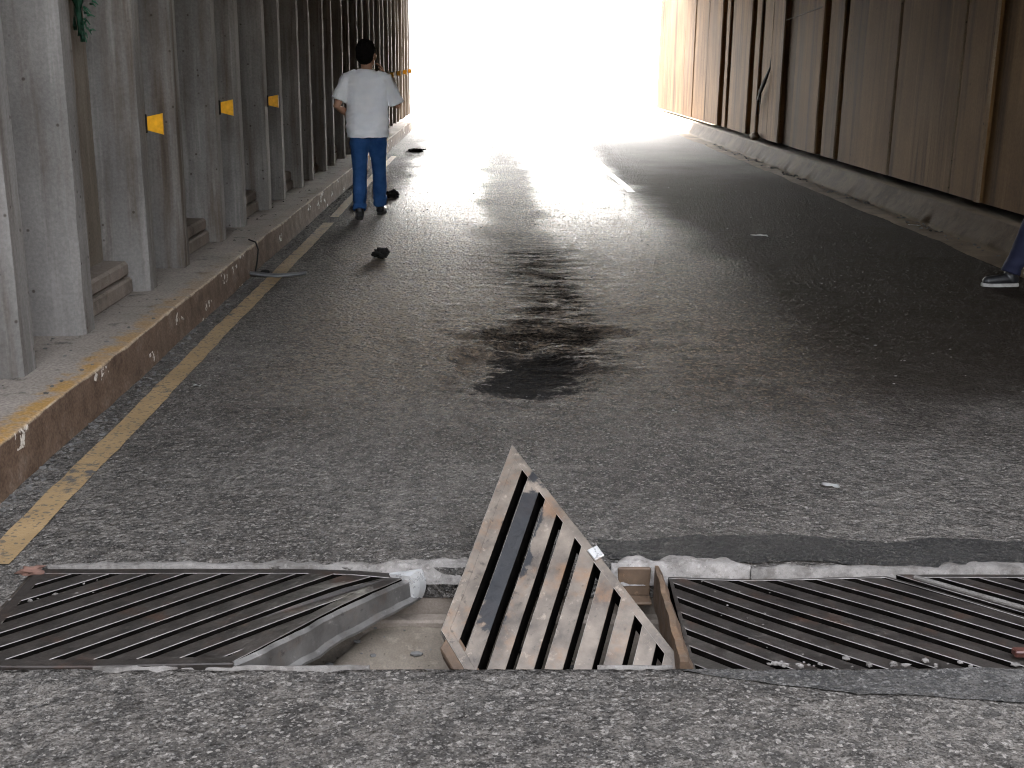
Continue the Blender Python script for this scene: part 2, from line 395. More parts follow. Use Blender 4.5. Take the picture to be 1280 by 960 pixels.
# ------------------------------------------------------------------ dimensions (metres; x across, y along the road, camera over the origin)
TY0, TY1 = 2.785, 3.425          # trench
TX0, TX1 = -1.40, 4.15
ENTR, EXIT = 2.9, 31.6            # covered part
CEIL = 3.75
def rkx(y): return 4.20 + .0145*y     # right kerb foot
def rwx(y): return 4.62 + .0125*y     # right wall line
def lkx(y): return -1.735 + .02*noise.noise(Vector((y*.6, 3, 0)))
def n2(x, y, s, o=0): return noise.noise(Vector((x*s+o, y*s-o, o*.37)))

def sstep(a, b, x):
    t = max(0, min(1, (x-a)/(b-a))); return t*t*(3-2*t)
def road_z(x, y):
    if y < -3 or y > 30: return 0.
    z = .010*n2(x, y, .5) + .004*n2(x, y, 2.3, 5)
    if y > TY1:
        k = sstep(TY1, TY1+.25, y); z *= k
        z += k*.0022*n2(x, y, 13, 2)
        # worn, rutted asphalt in the middle of the lane: ridges across the road
        w = math.exp(-((x-.45-.05*n2(x,y,1.2))/.36)**2) * sstep(5.7, 6.8, y) * (1-sstep(9.2, 11.0, y))
        rg = noise.noise(Vector((x*1.6, y*7.5 + .8*n2(x,y,2.), 1.))) + .6*noise.noise(Vector((x*4., y*15., 4.)))
        z += w*(.008*rg + .005*noise.noise(Vector((x*12, y*30, 6.))) - .008)
        w2 = math.exp(-((x-.4)/1.6)**2) * sstep(4.6, 6, y) * (1-sstep(13, 18, y))
        z += w2*.0045*(noise.noise(Vector((x*2.6, y*9., 8.))) + .5*noise.noise(Vector((x*7., y*20., 2.))))
        # the pot-hole
        ex = (x-.19 + .10*n2(x, y, 3, 1))/.34; ey = (y-5.95 + .10*n2(x, y, 3, 9))/.56
        r2 = ex*ex+ey*ey
        z -= .026*(1-sstep(.45, 1.25, r2 + .8*n2(x, y, 4, 3) + .55*n2(x, y, 12, 3)))
        z += .013*math.exp(-((r2-1.5)/.5)**2)*(.25+n2(x, y, 6, 4)+.7*n2(x, y, 15, 4))
        # shallow hollow at its far lip
        ex = (x-.35)/.55; ey = (y-6.75)/.28; r2 = ex*ex+ey*ey
        z -= .020*(1-sstep(.1, 1.3, r2 + .7*n2(x, y, 5, 7) + .4*n2(x, y, 13, 7)))
    return z

def frange(a, b, s):
    n = max(1, round((b-a)/s)); return [a+(b-a)*i/n for i in range(n)]

def grid(bm, xs, ys, fz, fx=None):
    V = [[bm.verts.new((fx(x, y) if fx else x, y, fz(x, y))) for x in xs] for y in ys]
    for j in range(len(ys)-1):
        for i in range(len(xs)-1):
            bm.faces.new((V[j][i], V[j][i+1], V[j+1][i+1], V[j+1][i]))
    return V

# ---- road: one mesh with the drain cut out of it
def build_road():
    bm = bmesh.new()
    xs = frange(-1.76, -.7, .05)+frange(-.7, 1.5, .02)+frange(1.5, 5.2, .07)+[5.2]
    ysF = frange(TY1, 4.6, .03)+frange(4.6, 10., .018)+frange(10, 18, .05)+frange(18, 36, .2)+[36.]
    ragF = lambda x, y: x
    V = grid(bm, xs, ysF, road_z)
    for v in V[0]: v.co.y += .010*n2(v.co.x, 0, 6) + .004*n2(v.co.x, 0, 25)
    xsN = frange(-1.76, 5.2, .035)+[5.2]
    ysN = frange(-30, -3, 1.)+frange(-3, 1.6, .2)+frange(1.6, TY0, .03)+[TY0]
    W = grid(bm, xsN, ysN, lambda x, y: road_z(x, y)*(1-sstep(TY0-.3, TY0, y)))
    for v in W[-1]: v.co.y += .008*n2(v.co.x, 2, 5) + .006*n2(v.co.x, 0, 22); v.co.z += .003*n2(v.co.x, 1, 20)
    # cut edges go down so that the slab has thickness
    for row in (V[0], W[-1]):
        lo = [bm.verts.new((v.co.x, v.co.y, -.10)) for v in row]
        for i in range(len(row)-1): bm.faces.new((row[i], row[i+1], lo[i+1], lo[i]))
    # strips left and right of the drain
    for a, b in ((-1.76, TX0), (TX1, 5.2)):
        grid(bm, frange(a, b, .05)+[b], frange(TY0, TY1, .05)+[TY1], lambda x, y: 0.002)
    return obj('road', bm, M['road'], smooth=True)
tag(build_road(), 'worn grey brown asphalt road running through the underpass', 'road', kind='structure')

# asphalt beyond the exit and the pale open ground round the underpass
bm = bmesh.new()
for a, b in (((-4.2, 36.0), (5.2, 260)),): grid(bm, [a[0], b[0]], [36, 60, 120, 260], lambda x, y: 0)
tag(obj('outer_road', bm, M['road']), 'sunlit road beyond the underpass exit', 'road', kind='structure')
bm = bmesh.new()
for x0, x1, y0, y1 in ((-400, 400, 36, 900), (-400, -3.4, -200, 36), (7, 400, -200, 36), (-3.4, 7, -200, -30)):
    grid(bm, [x0, x1], [y0, y1], lambda x, y: -.012)
tag(obj('ground', bm, M['ground']), 'pale open ground beyond the underpass', 'ground', kind='structure')

# ---- drain
bm = bmesh.new()
D = -.62
for y0, y1 in ((TY0-.22, TY0-.004), (TY1+.004, TY1+.22)):
    box(bm, (TX0, y0, D), (TX1, y1, -.105))
box(bm, (TX0-.2, TY0-.22, D), (TX0-.003, TY1+.22, -.02)); box(bm, (TX1+.003, TY0-.22, D), (TX1+.2, TY1+.22, -.02))
box(bm, (TX0, TY0-.22, D-.1), (TX1, TY1+.22, D))
# seat ledge along the far wall
box(bm, (TX0, TY1-.055, D), (-.01, TY1+.002, -.155), .008); box(bm, (.01, TY1-.055, D), (TX1, TY1+.002, -.155), .008)
tag(obj('drainage_trench', bm, M['block']), 'concrete lined drainage trench cut across the road', 'trench', kind='structure')
def silt_z(x, y):
    k = (y-TY0)/(TY1-TY0)
    z = -.32 + .15*sstep(.1, 1, k) + .02*n2(x, y, 4) + .006*n2(x, y, 22)
    z -= .24*(1-sstep(-.72, -.50, x - .40*(k-.5)))     # deeper under the left grate
    z -= .26*sstep(.05, .55, x)
    return z
bm = bmesh.new(); grid(bm, frange(TX0, TX1, .03)+[TX1], frange(TY0-.003, TY1+.003, .025)+[TY1+.003], silt_z)
tag(obj('silt_bed', bm, M['silt'], smooth=True), 'sandy silt lying in the drainage trench', 'silt', kind='structure')

# mortar lip along the far edge, broken and uneven
def lip(x0, x1, w0, w1, zt, name, mat, label, seed, ybase, zlift=.0):
    bm = bmesh.new()
    xs = frange(x0, x1, .02)+[x1]; prof = 7
    rows = []
    for x in xs:
        e = min(1, (x-x0)/.06, (x1-x)/.06); e = max(.15, e)
        w = (w0+(w1-w0)*(x-x0)/(x1-x0))*max(.15, 1+.6*n2(x, seed, 7, seed)+.7*n2(x, seed, 21, seed))*e
        row = []
        for j in range(prof):
            k = j/(prof-1)
            y = ybase - .012 + (w+.012)*k
            z = (.002 + zlift*(1-k) + zt*math.sin(math.pi*min(1, k*.9+.12))*(.7+.7*n2(x, y, 16, seed)))
            if j == 0: z = -.05
            if j == prof-1: z = -.004
            row.append(bm.verts.new((x, y+.006*n2(x, y, 20, seed), z)))
        rows.append(row)
    for a, b in zip(rows, rows[1:]):
        for j in range(prof-1): bm.faces.new((a[j], b[j], b[j+1], a[j+1]))
    return tag(obj(name, bm, mat, smooth=True), label, 'mortar lip', kind='structure')
lip(-1.36, -.33, .035, .05, .012, 'mortar_lip', M['lip_dark'], 'thin pale mortar strip behind the left grate', 1, TY1)
lip(-.34, .16, .06, .075, .016, 'mortar_lip', M['lip'], 'pale mortar strip behind the open trench', 2, TY1)
lip(.40, .84, .12, .07, .022, 'mortar_lip', M['lip'], 'broken white mortar beside the rusty bracket', 3, TY1-.01)
lip(.84, 2.6, .05, .055, .014, 'mortar_lip', M['lip_dark'], 'pinkish pale mortar strip behind the right grates', 4, TY1-.02)
def near_lip(x0, x1, w, seed, label):
    bm = bmesh.new(); rows = []
    for x in frange(x0, x1, .012)+[x1]:
        e = max(.1, min(1, (x-x0)/.05, (x1-x)/.05)); ww = w*max(.02, .55+1.6*n2(x, seed, 11, seed)+.8*n2(x, seed, 30, seed))*e
        row = []
        for k in (0, .15, .5, .85, 1):
            y = TY0 + .014 - (ww+.014)*k
            row.append(bm.verts.new((x, y, (-.03, .006, .009, .005, -.004)[int(round(k*4))] + .003*n2(x, y, 30, seed))))
        rows.append(row)
    for a, b in zip(rows, rows[1:]):
        for j in range(4): bm.faces.new((a[j], a[j+1], b[j+1], b[j]))
    tag(obj('mortar_lip', bm, M['lip_dark'], smooth=True), label, 'mortar lip', kind='structure')
near_lip(-1.02, -.80, .018, 5, 'white mortar smear before the front rail of the left grate')
near_lip(-.79, -.30, .010, 6, 'thin pale mortar smear at the near edge of the open trench')
near_lip(.30, .50, .022, 7, 'white mortar smear at the foot of the tilted grate')

# dark asphalt patches, thin sheets with uneven outlines
def sheet(name, mat, label, cat, pts, z=.004, seed=0, rag=.02):
    bm = bmesh.new(); out = []
    for i in range(len(pts)):
        a, b = Vector(pts[i]), Vector(pts[(i+1) % len(pts)])
        n = max(1, int((b-a).length/.03))
        for k in range(n):
            p = a.lerp(b, k/n)
            out.append((p.x+rag*n2(p.x, p.y, 5, seed)+rag*.4*n2(p.x, p.y, 22, seed), p.y+rag*n2(p.x, p.y, 5, seed+3)+rag*.4*n2(p.x, p.y, 22, seed+5)))
    vs = [bm.verts.new((x, y, 0)) for x, y in out]; f = bm.faces.new(vs)
    bmesh.ops.triangulate(bm, faces=[f])
    bmesh.ops.subdivide_edges(bm, edges=[e for e in bm.edges if e.calc_length() > .2], cuts=3, use_grid_fill=True)
    for v in bm.verts: v.co.z = road_z(v.co.x, v.co.y)*(1 if v.co.y > TY1 else 1-sstep(TY0-.3, TY0, v.co.y)) + z
    return tag(obj(name, bm, mat, smooth=True), label, cat, kind='structure')
sheet('asphalt_patch', M['patch'], 'dark asphalt patch along the far side of the right grates', 'asphalt patch', [(.40, 3.49), (.9, 3.455), (3.2, 3.44), (3.2, 3.66), (1.6, 3.66), (.9, 3.66), (.38, 3.64)], .006, 1, .05)
sheet('asphalt_patch', M['patch_grey'], 'darker asphalt strip along the near side of the right grates', 'asphalt patch', [(.52, 2.775), (.62, 2.73), (.95, 2.645), (1.4, 2.61), (2.2, 2.60), (2.2, 2.775)], .005, 2)

# yellow edge line and worn lane dashes, laid as thin paint
def strip(name, mat, label, x, w, y0, y1, z, seed, drift=0):
    bm = bmesh.new(); rows = []
    for y in frange(y0, y1, .04)+[y1]:
        xc = x + drift*(y-y0) + .012*n2(x, y, .8, seed)
        row = []
        for k in (-.5, -.2, .2, .5):
            xx = xc + w*k + .006*n2(k, y, 9, seed)*abs(k)*2
            row.append(bm.verts.new((xx, y, road_z(xx, y)*1.0 + z)))
        rows.append(row)
    for a, b in zip(rows, rows[1:]):
        for j in range(3): bm.faces.new((a[j], a[j+1], b[j+1], b[j]))
    tag(obj(name, bm, mat, smooth=True), label, 'road marking', kind='structure')
strip('road_marking', M['yellow'], 'faded yellow edge line beside the left kerb', -1.545, .105, 3.44, 11.6, .006, 1)
strip('road_marking', M['yellow'], 'far faded yellow edge line beside the left kerb', -1.545, .09, 12.0, 20., .006, 2)
for i, (a, b) in enumerate(((14.6, 17.2), (18.2, 21.5), (22.5, 26.), (27., 31.))):
    strip('road_marking', M['white'], 'worn white lane dash in the middle of the road', 1.80, .10, a, b, .004, 3+i)

# ---- left kerb and ledge (one run, chipped nose)
bm = bmesh.new(); rows = []
for y in frange(-6, 2.5, .2)+frange(2.5, 14, .04)+frange(14, 36, .2)+[36.]:
    x = lkx(y); c = .012 + .022*max(0, n2(x, y, 2.5, 3))+.012*max(0, n2(x, y, 9, 1)); h = .2 + .006*n2(x, y, 1.5)
    prof = [(x+.012+.006*n2(0, y, 7), -.02), (x+.006*n2(1, y, 6, 2), h-.09), (x-.002+.004*n2(1, y, 9, 2), h-c), (x-c*.4, h-c*.25), (x-c-.004, h), (x-.08, h+.004*n2(2, y, 4)), (x-.16, h+.004), (x-.28, h+.006*n2(3, y, 3)), (-2.7, h+.004)]
    rows.append([bm.verts.new((px, y, pz)) for px, pz in prof])
for a, b in zip(rows, rows[1:]):
    for j in range(len(a)-1): bm.faces.new((a[j], b[j], b[j+1], a[j+1]))
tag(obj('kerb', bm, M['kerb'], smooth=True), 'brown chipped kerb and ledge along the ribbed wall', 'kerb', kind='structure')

# ---- right kerb: pale top, crumbled foot, thin gutter strip
bm = bmesh.new(); rows = []
for y in frange(-6, 6, .3)+frange(6, 24, .05)+frange(24, 36, .2)+[36.]:
    x = rkx(y); h = .25 + .006*n2(x, y, 1.3); tx = x+.185-.0005*y
    c = .016+.03*max(0, n2(x, y, 2.2, 4))+.015*max(0, n2(x, y, 8, 4)); cr = max(0, n2(x, y, 2.4, 6)+.5*n2(x, y, 7, 2))
    prof = [(x-.26+.05*n2(x, y, .9, 1), -.006), (x-.20+.03*n2(x, y, 1.4, 1), .007), (x-.02+.02*n2(x, y, 3, 2), .012+.006*n2(x, y, 9)), (x+.03+.05*cr, .010+.02*n2(x, y, 11)), (x+.055+.05*cr, .055+.014*n2(x, y, 8, 3)),
            (x+.105+.02*cr, .11+.012*n2(x, y, 6, 5)), (x+.155+.008*n2(x, y, 5, 5), h*.72), (tx-.012+.4*c, h-c), (tx+.01+c*.5, h-c*.15), (tx+.05, h), (tx+.13, h-.004+.01*n2(x, y, 6, 8)), (tx+.16, h-.05), (rwx(y)+.40, h-.05)]
    rows.append([bm.verts.new((px, y, pz)) for px, pz in prof])
for a, b in zip(rows, rows[1:]):
    for j in range(len(a)-1): bm.faces.new((a[j], a[j+1], b[j+1], b[j]))
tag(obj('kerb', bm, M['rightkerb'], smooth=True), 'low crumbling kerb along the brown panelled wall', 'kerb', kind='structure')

# ---- left ribbed wall: slab, ribs and base blocks
wallL = tag(empty('ribbed_wall', (-2.0, 5, 0)), 'grey ribbed concrete retaining wall along the left kerb', 'wall')
def sub(o):   # keep world coordinates under a parent that is not at the origin
    o.matrix_parent_inverse = o.parent.matrix_basis.inverted() if o.parent else Matrix(); return o
bm = bmesh.new(); box(bm, (-3.2, -30, -.3), (-2.25, 32.6, CEIL))
sub(obj('slab', bm, M['left_brown'], wallL))
def rib_mesh(seed):
    """front face 0.17 wide at y=-0.17..0, chamfered, flaring to the slab; origin at the far front corner, foot at z=0"""
    bm = bmesh.new()
    poly = [(-.27, -.205), (-.10, -.190), (-.035, -.184), (0, -.150), (0, -.014), (-.016, 0), (-.27, .02)]
    rows = []
    zs = frange(0, CEIL-.2, .06)+[CEIL-.2]
    for z in zs:
        r = []
        for i, (x, y) in enumerate(poly):
            amp = .006 if i in (0, 6) else .005
            chip = -.010*max(0, n2(z, i*3.1+seed, 5, seed)-.1) if i in (3, 4, 5, 2) else 0
            r.append(bm.verts.new((x + chip + amp*.5*n2(z, i, 1.7, seed), y + amp*.6*n2(z, i+4, 2.3, seed), z)))
        rows.append(r)
    for a, b in zip(rows, rows[1:]):
        for j in range(len(poly)):
            k = (j+1) % len(poly)
            bm.faces.new((a[j], a[k], b[k], b[j]))
    bm.faces.new(rows[0][::-1]); bm.faces.new(rows[-1])
    return bm
def block_mesh():
    bm = bmesh.new()
    box(bm, (-.26, .03, 0), (-.085, .96, .095), .012); box(bm, (-.26, .035, .102), (-.10, .955, .19), .016)
    return bm
protos = []
for s in range(4):
    o = obj('rib', rib_mesh(s+1), M['left'], wallL); protos.append(o)
blk = obj('base_block', block_mesh(), M['block'], wallL)
ribY = []
nn = 0
def place(p, first, x, y, z):
    o = p if first else p.copy()
    if not first: COL.objects.link(o); o.parent = wallL
    o.matrix_parent_inverse = wallL.matrix_basis.inverted()
    o.location = (x, y, z)
    return o
for k in range(-4, 14):
    for off in (0, .82):
        y = 5.13 + 1.99*k + off
        place(protos[nn % 4], nn < 4, -2.0 + .006*n2(k, off, 3.3), y, .2); nn += 1
        ribY.append(y)
    place(blk, k == -4, -2.0, 5.13 + 1.99*k + .82, .2)

# ---- right wall: backing and separate panels with joints and dark gaps
wallR = tag(empty('panelled_wall', (5.1, 12, 0)), 'brown stained panelled concrete wall on the right side', 'wall')
def ry(y, d): return rwx(y) + d
bm = bmesh.new()
for y0, y1 in ((-30, 36),):
    a = [(ry(y0, .34), y0), (ry(y0, .9), y0), (ry(y1, .9), y1), (ry(y1, .34), y1)]
    prism(bm, a, -.3, CEIL)
sub(obj('backing', bm, M['void'], wallR))
panels = [(-6, -3.6, 0, 0), (-3.57, -1.2, 0, 0), (-1.17, 1.2, 0, 0), (1.23, 3.2, .01, 0), (3.23, 5.4, 0, 0), (5.43, 7.6, 0, 0), (7.63, 9.85, .01, 0), (9.90, 12.10, .01, 0),
    (12.11, 12.23, -.035, 0), (12.24, 13.02, 0, 0), (13.06, 15.20, .006, 0), (15.25, 17.58, 0, 0), (17.86, 18.64, .015, 0), (18.95, 20.66, 0, 0),
    (20.72, 21.52, .06, 1), (21.54, 21.62, -.02, 0), (21.63, 22.58, 0, 0), (22.64, 23.44, .02, 0), (23.70, 24.18, .01, 0), (24.58, 26.2, 0, 0), (26.26, 26.82, .03, 0),
    (27.1, 27.5, .02, 0), (27.95, 29.8, 0, 0), (29.88, 31.9, .01, 0), (31.98, 33.7, 0, 0), (33.75, 39.5, .01, 0)]
def cy(y): return y if y < 9 else 4.62/(4.9/y+.0045)
for i, (y0, y1, d, dk) in enumerate(panels):
    y0, y1 = cy(y0), cy(y1)
    bm = bmesh.new(); rows = []
    t = .24
    eb = min(.022, (y1-y0)*.3); ys = [y0, y0+eb] + [y0+eb+(y1-y0-2*eb)*k/4 for k in range(1, 4)] + [y1-eb, y1]
    zs = frange(.285, CEIL-.02, .12)+[CEIL-.02]
    fr = [[bm.verts.new((ry(y, d) + (.022 if j in (0, len(ys)-1) else 0) + .006*n2(y, z, .9, i), y + (.012*n2(z, i, 4, j)if j in (0, len(ys)-1) else 0), z)) for j, y in enumerate(ys)] for z in zs]
    for a, b in zip(fr, fr[1:]):
        for j in range(len(ys)-1): bm.faces.new((a[j], a[j+1], b[j+1], b[j]))
    for j in (0, len(ys)-1):      # returns into the gaps
        bk = [bm.verts.new((ry(ys[j], t), ys[j], z)) for z in zs]
        for q in range(len(zs)-1): bm.faces.new((fr[q][j], fr[q+1][j], bk[q+1], bk[q]))
    b0 = [bm.verts.new((ry(y, t), y, zs[0])) for y in ys]
    for j in range(len(ys)-1): bm.faces.new((fr[0][j], b0[j], b0[j+1], fr[0][j+1]))
    bm.faces.ensure_lookup_table(); nc = len(ys)-1
    for q in range(len(zs)-1): bm.faces[q*nc].material_index = 1
    o = sub(obj('wall_panel', bm, [M['right_dark'] if dk else M['right'], M['right_edge']], wallR))
    if dk: o['label'] = 'darker brown panel set back from its neighbours'
bm = bmesh.new(); tube(bm, [(ry(17.7, -.003), 17.7, 2.36), (ry(19.1, -.003), 19.1, 2.29), (ry(19.9, -.003), 19.9, 2.25)], .008, 6)
sub(obj('mortar_line', bm, M['lip'], wallR))

# torn rubber strip hanging out of a joint, and rubble below it
bm = bmesh.new()
x = ry(21.2, -.05)
tube(bm, [(x+.10, 20.86, 2.6), (x+.07, 20.86, 1.9), (x+.05, 20.88, 1.5), (x, 21.02, 1.27), (x-.01, 21.3, 1.07), (x+.01, 21.52, .95)], [.03, .03, .04, .065, .065, .045], 8, ((1, 0, 0), .35))
tube(bm, [(x, 21.40, 1.04), (x+.02, 21.58, .86), (x+.02, 21.60, .68)], [.045, .03, .018], 8, ((1, 0, 0), .35))
tube(bm, [(x, 21.28, 1.06), (x+.02, 21.36, .86), (x+.02, 21.38, .70)], [.045, .025, .018], 8, ((1, 0, 0), .35))
tag(obj('joint_strip', bm, M['black'], smooth=True), 'torn black joint strip curling off the right wall panels', 'joint strip')
bm = bmesh.new(); rock(bm, (ry(21.5, -.06), 21.5, .30), (.07, .24, .07), 3, .7)
tag(obj('rubble_lump', bm, M['right_dark'], smooth=True), 'brown rubble lump at the foot of the right wall', 'rubble')

# ---- deck over the road
bm = bmesh.new(); box(bm, (-3.2, ENTR, CEIL+.004), (6.6, EXIT, CEIL+.9))
for y in frange(ENTR+.6, EXIT, 2.4): box(bm, (-2.49, y, CEIL-.3), (5.0, y+.4, CEIL+.1))
tag(obj('ceiling', bm, M['ceil']), 'concrete deck covering the underpass', 'ceiling', kind='structure')

bm = bmesh.new(); box(bm, (-3.2, -30, CEIL+.004), (6.6, -7.5, CEIL+.9))  # out of view, added to block skylight from behind the camera
tag(obj('ceiling', bm, M['ceil']), 'added unseen concrete deck behind the open gap, cutting light from behind', 'ceiling', kind='structure')

# ---- amber reflectors on the ribs
def make_reflector():
    t = empty('wall_reflector')
    bm = bmesh.new(); box(bm, (-.03, -.035, -.075), (.012, .0, .075), .004)
    obj('bracket', bm, M['black'], t)
    # trapezoid plate turned towards the traffic
    bm = bmesh.new()
    prism(bm, [(.012, -.055), (.145, -.085), (.145, .085), (.012, .055)], -.008, .008, .003, Matrix.Rotation(R(90), 4, 'X'))
    o = obj('reflector_plate', bm, M['amber'], t)
    return t
proto = make_reflector()
def on_rib(y): return min(ribY, key=lambda r: abs(r-y))
refl = [(7.2, 1.17, .72, 'large amber reflector on the third rib from the camera, nearest of all'),
        (9.19, 1.19, .70, 'amber reflector on the fifth rib, second from the camera'),
        (11.2, 1.175, .68, 'small amber reflector on the seventh rib, third from the camera, left of the man')]
for k, i in enumerate((10, 11, 12, 13)):
    y = 5.13 + 1.99*i
    refl.append((y, 1.27+.01*k, .7, ['tiny yellow reflector just right of the man in white', 'tiny yellow reflector second from the man in white', 'tiny yellow reflector second from the exit', 'tiny yellow reflector on the rib closest to the exit'][k]))
for i, (y, z, s, lab) in enumerate(refl):
    o = proto if i == 0 else copy_tree(proto)
    o.location = (-2.0, on_rib(y) - .005, z); o.scale = (s, s, s); o.rotation_euler = (0, 0, R(-8+3*(i % 3)))
    tag(o, lab, 'reflector', 'amber reflectors on the wall ribs')

# ---- green netting caught behind a rib
t = tag(empty('green_netting', (-2.14, 6.56, 1.62)), 'ragged dark green netting hanging behind the second rib from the left', 'netting')
bm = bmesh.new()
for k in range(3):
    rows = []
    for j in range(40):
        z = j*.028 + .03*k
        w = .006 + .055*sstep(0, .4, z-.05*k) + .022*n2(z, k, 9)*sstep(0, .2, z)
        x = .02*n2(z, k, 3, 1) - .03*k; y = .03*n2(z, k, 4, 2) + .03*k
        rows.append([bm.verts.new((x - w*c, y + .02*math.sin(c*5+z*20), z)) for c in (-1, -.5, 0, .5, 1)])
    for a, b in zip(rows, rows[1:]):
        for j in range(4): bm.faces.new((a[j], a[j+1], b[j+1], b[j]))
bmesh.ops.solidify(bm, geom=bm.faces[:], thickness=.004)
obj('net', bm, M['green'], t, smooth=True)
bm = bmesh.new()
for j in range(70):
    z = .03+j*.015; s = random.uniform(.02, .045)
    a = Vector((random.uniform(-.02, .05), random.uniform(-.02, .04), z)); d = Vector((random.uniform(.3, 1), random.uniform(-.6, .6), random.uniform(-.9, .2))).normalized()
    tube(bm, [a, a+d*s*.6, a+d*s+Vector((0, 0, -.01))], [.007, .005, .002], 5)
tube(bm, [(.03, 0, .26), (.09, .02, .30), (.13, .02, .36), (.12, .02, .44), (.08, .02, .46)], [.012, .014, .012, .010, .006], 6)
tag(obj('frayed_edge', bm, M['green'], t, smooth=True), kind='stuff')

# ---- drain grates
def grate_local(root, poly, ang, pitch, slot, rail, th, mat, off=0., bars_name='slotted_plate', fn=None, skip=(), edge=None):
    edge = edge or M['edge_dark']
    """a plate with real diagonal slots: poly = outline in local metres (counter-clockwise), ang = slot direction"""
    def finish(bm):
        if fn:
            for v in bm.verts: v.co = fn(v.co.copy())
        return bm
    dx, dy = math.cos(ang), math.sin(ang); nx, ny = -dy, dx
    # inner outline: move the rails' edges in
    inner = poly
    n = len(poly)
    for i in range(n):
        if i in skip: continue
        a, b = poly[i], poly[(i+1) % n]; ex, ey = b[0]-a[0], b[1]-a[1]; l = math.hypot(ex, ey); ox, oy = ey/l, -ex/l
        inner = clip(inner, ox, oy, ox*a[0]+oy*a[1]-rail+.006)
    s = [nx*p[0]+ny*p[1] for p in inner]; lo, hi = min(s), max(s)
    bm = bmesh.new(); k = math.floor(lo/pitch)-1
    while k*pitch < hi:
        c0 = k*pitch+off; c1 = c0+pitch-slot
        q = clip(clip(inner, nx, ny, c1), -nx, -ny, -c0)
        if len(q) >= 3:
            ar = abs(sum(q[i][0]*q[(i+1)%len(q)][1]-q[(i+1)%len(q)][0]*q[i][1] for i in range(len(q))))/2
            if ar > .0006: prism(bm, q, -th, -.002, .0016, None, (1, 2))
        k += 1
    if fn: bmesh.ops.subdivide_edges(bm, edges=[e for e in bm.edges if e.calc_length() > .12], cuts=4)
    bars = obj(bars_name, finish(bm), [mat, edge, M['slot_shade']], root)
    bm = bmesh.new()
    for i in range(n):
        if i in skip: continue
        a, b = poly[i], poly[(i+1) % n]; ex, ey = b[0]-a[0], b[1]-a[1]; l = math.hypot(ex, ey); ox, oy = -ey/l, ex/l
        pa, pb = poly[i-1], poly[(i+2) % n]
        q = clip(poly, ox, oy, ox*a[0]+oy*a[1]+rail)
        prism(bm, q, -th-.0015*(i+1), -.0006*i, .0013, None, (1, 2))
    if fn: bmesh.ops.subdivide_edges(bm, edges=[e for e in bm.edges if e.calc_length() > .12], cuts=6)
    fr = obj('frame', finish(bm), [mat, edge, M['slot_shade']], root)
    return bars, fr

# left grate
gx = (-1.39, 2.80)
gl = tag(empty('drain_grate', (gx[0], gx[1], .0)), 'dark rusty left drain grate, bent at its right end beside the open trench', 'drain grate', 'drain grates over the trench')
LW = .60
polyL = [(0, 0), (.73, .0), (1.165, .607), (0, .607)]
angL = math.atan2(.607, 1.165-.73)
angS = math.atan2(.565, .598)
polyL = [(0, 0), (.73, 0), (1.16, .607), (0, .607)]
def warpL(p):
    k = sstep(.35, 1.0, p.x-.3*p.y)
    p.z += .004*n2(p.x, p.y, 2, 3) + .012*k*(1-p.y/.6) - .018*sstep(.9, 1.16, p.x)*sstep(.3, .6, p.y) + .006
    p.y += .003*n2(p.x, p.y, 3, 6)
    return p
grate_local(gl, polyL, angS, .079, .025, .034, .05, M['grate'], .02, fn=warpL)
bm = bmesh.new()
d = Vector((1.16-.73, .607, 0)).normalized(); nrm = Vector((d.y, -d.x, 0))
L = Vector((1.16-.73, .607, 0)).length
rows = []
for j in range(31):
    k = j/30; p = Vector((.73, 0, 0)) + d*L*k
    zt = warpL(Vector((p.x, p.y, 0))).z
    h = .085 - .03*k + .008*n2(k*3, 0, 3); bow = .012*math.sin(math.pi*k) + .008*n2(k*4, 3, 1.5) + .004*n2(k*11, 3, 1.5)
    q = p + nrm*(.004+bow)
    rows.append([bm.verts.new(q + Vector((0, 0, zt-.001))), bm.verts.new(q + nrm*.012 + Vector((0, 0, zt-.010))), bm.verts.new(q + nrm*.016 + Vector((0, 0, zt-h))), bm.verts.new(q + nrm*.034 + Vector((0, 0, zt-h-.008))), bm.verts.new(q + nrm*.034 + Vector((0, 0, zt-h-.016))), bm.verts.new(q + Vector((0, 0, zt-h-.014)))])
for a, b in zip(rows, rows[1:]):
    for j in range(6): bm.faces.new((a[j], b[j], b[(j+1)%6], a[(j+1)%6]))
bm.faces.new(rows[0]); bm.faces.new(rows[-1][::-1])
obj('end_flange', bm, M['flange'], gl)
bm = bmesh.new(); box(bm, (-.005, -.012, -.055), (.735, .001, .004), .003)
bmesh.ops.subdivide_edges(bm, edges=[e for e in bm.edges if e.calc_length() > .3], cuts=10)
for v in bm.verts: v.co.z += warpL(Vector((v.co.x, 0, 0))).z; v.co.y -= .004*sstep(.5, .73, v.co.x)
obj('front_flange', bm, M['grate'], gl)
# bent-out tongue of bare metal at the far corner
bm = bmesh.new()
rows = []
for j in range(9):
    k = j/8; z = .0 - .095*k
    rows.append([bm.verts.new((1.165+.014*math.sin(k*3)+dx, .565+dy, z + .012*(dx > 0))) for dx, dy in ((-.07, .012), (-.005, .0), (.012, .004), (.030, .022), (.030, .030), (-.07, .024))])
for a, b in zip(rows, rows[1:]):
    for j in range(6): bm.faces.new((a[j], b[j], b[(j+1)%6], a[(j+1)%6]))
bm.faces.new(rows[0]); bm.faces.new(rows[-1][::-1])
obj('bent_tongue', bm, M['bright'], gl)

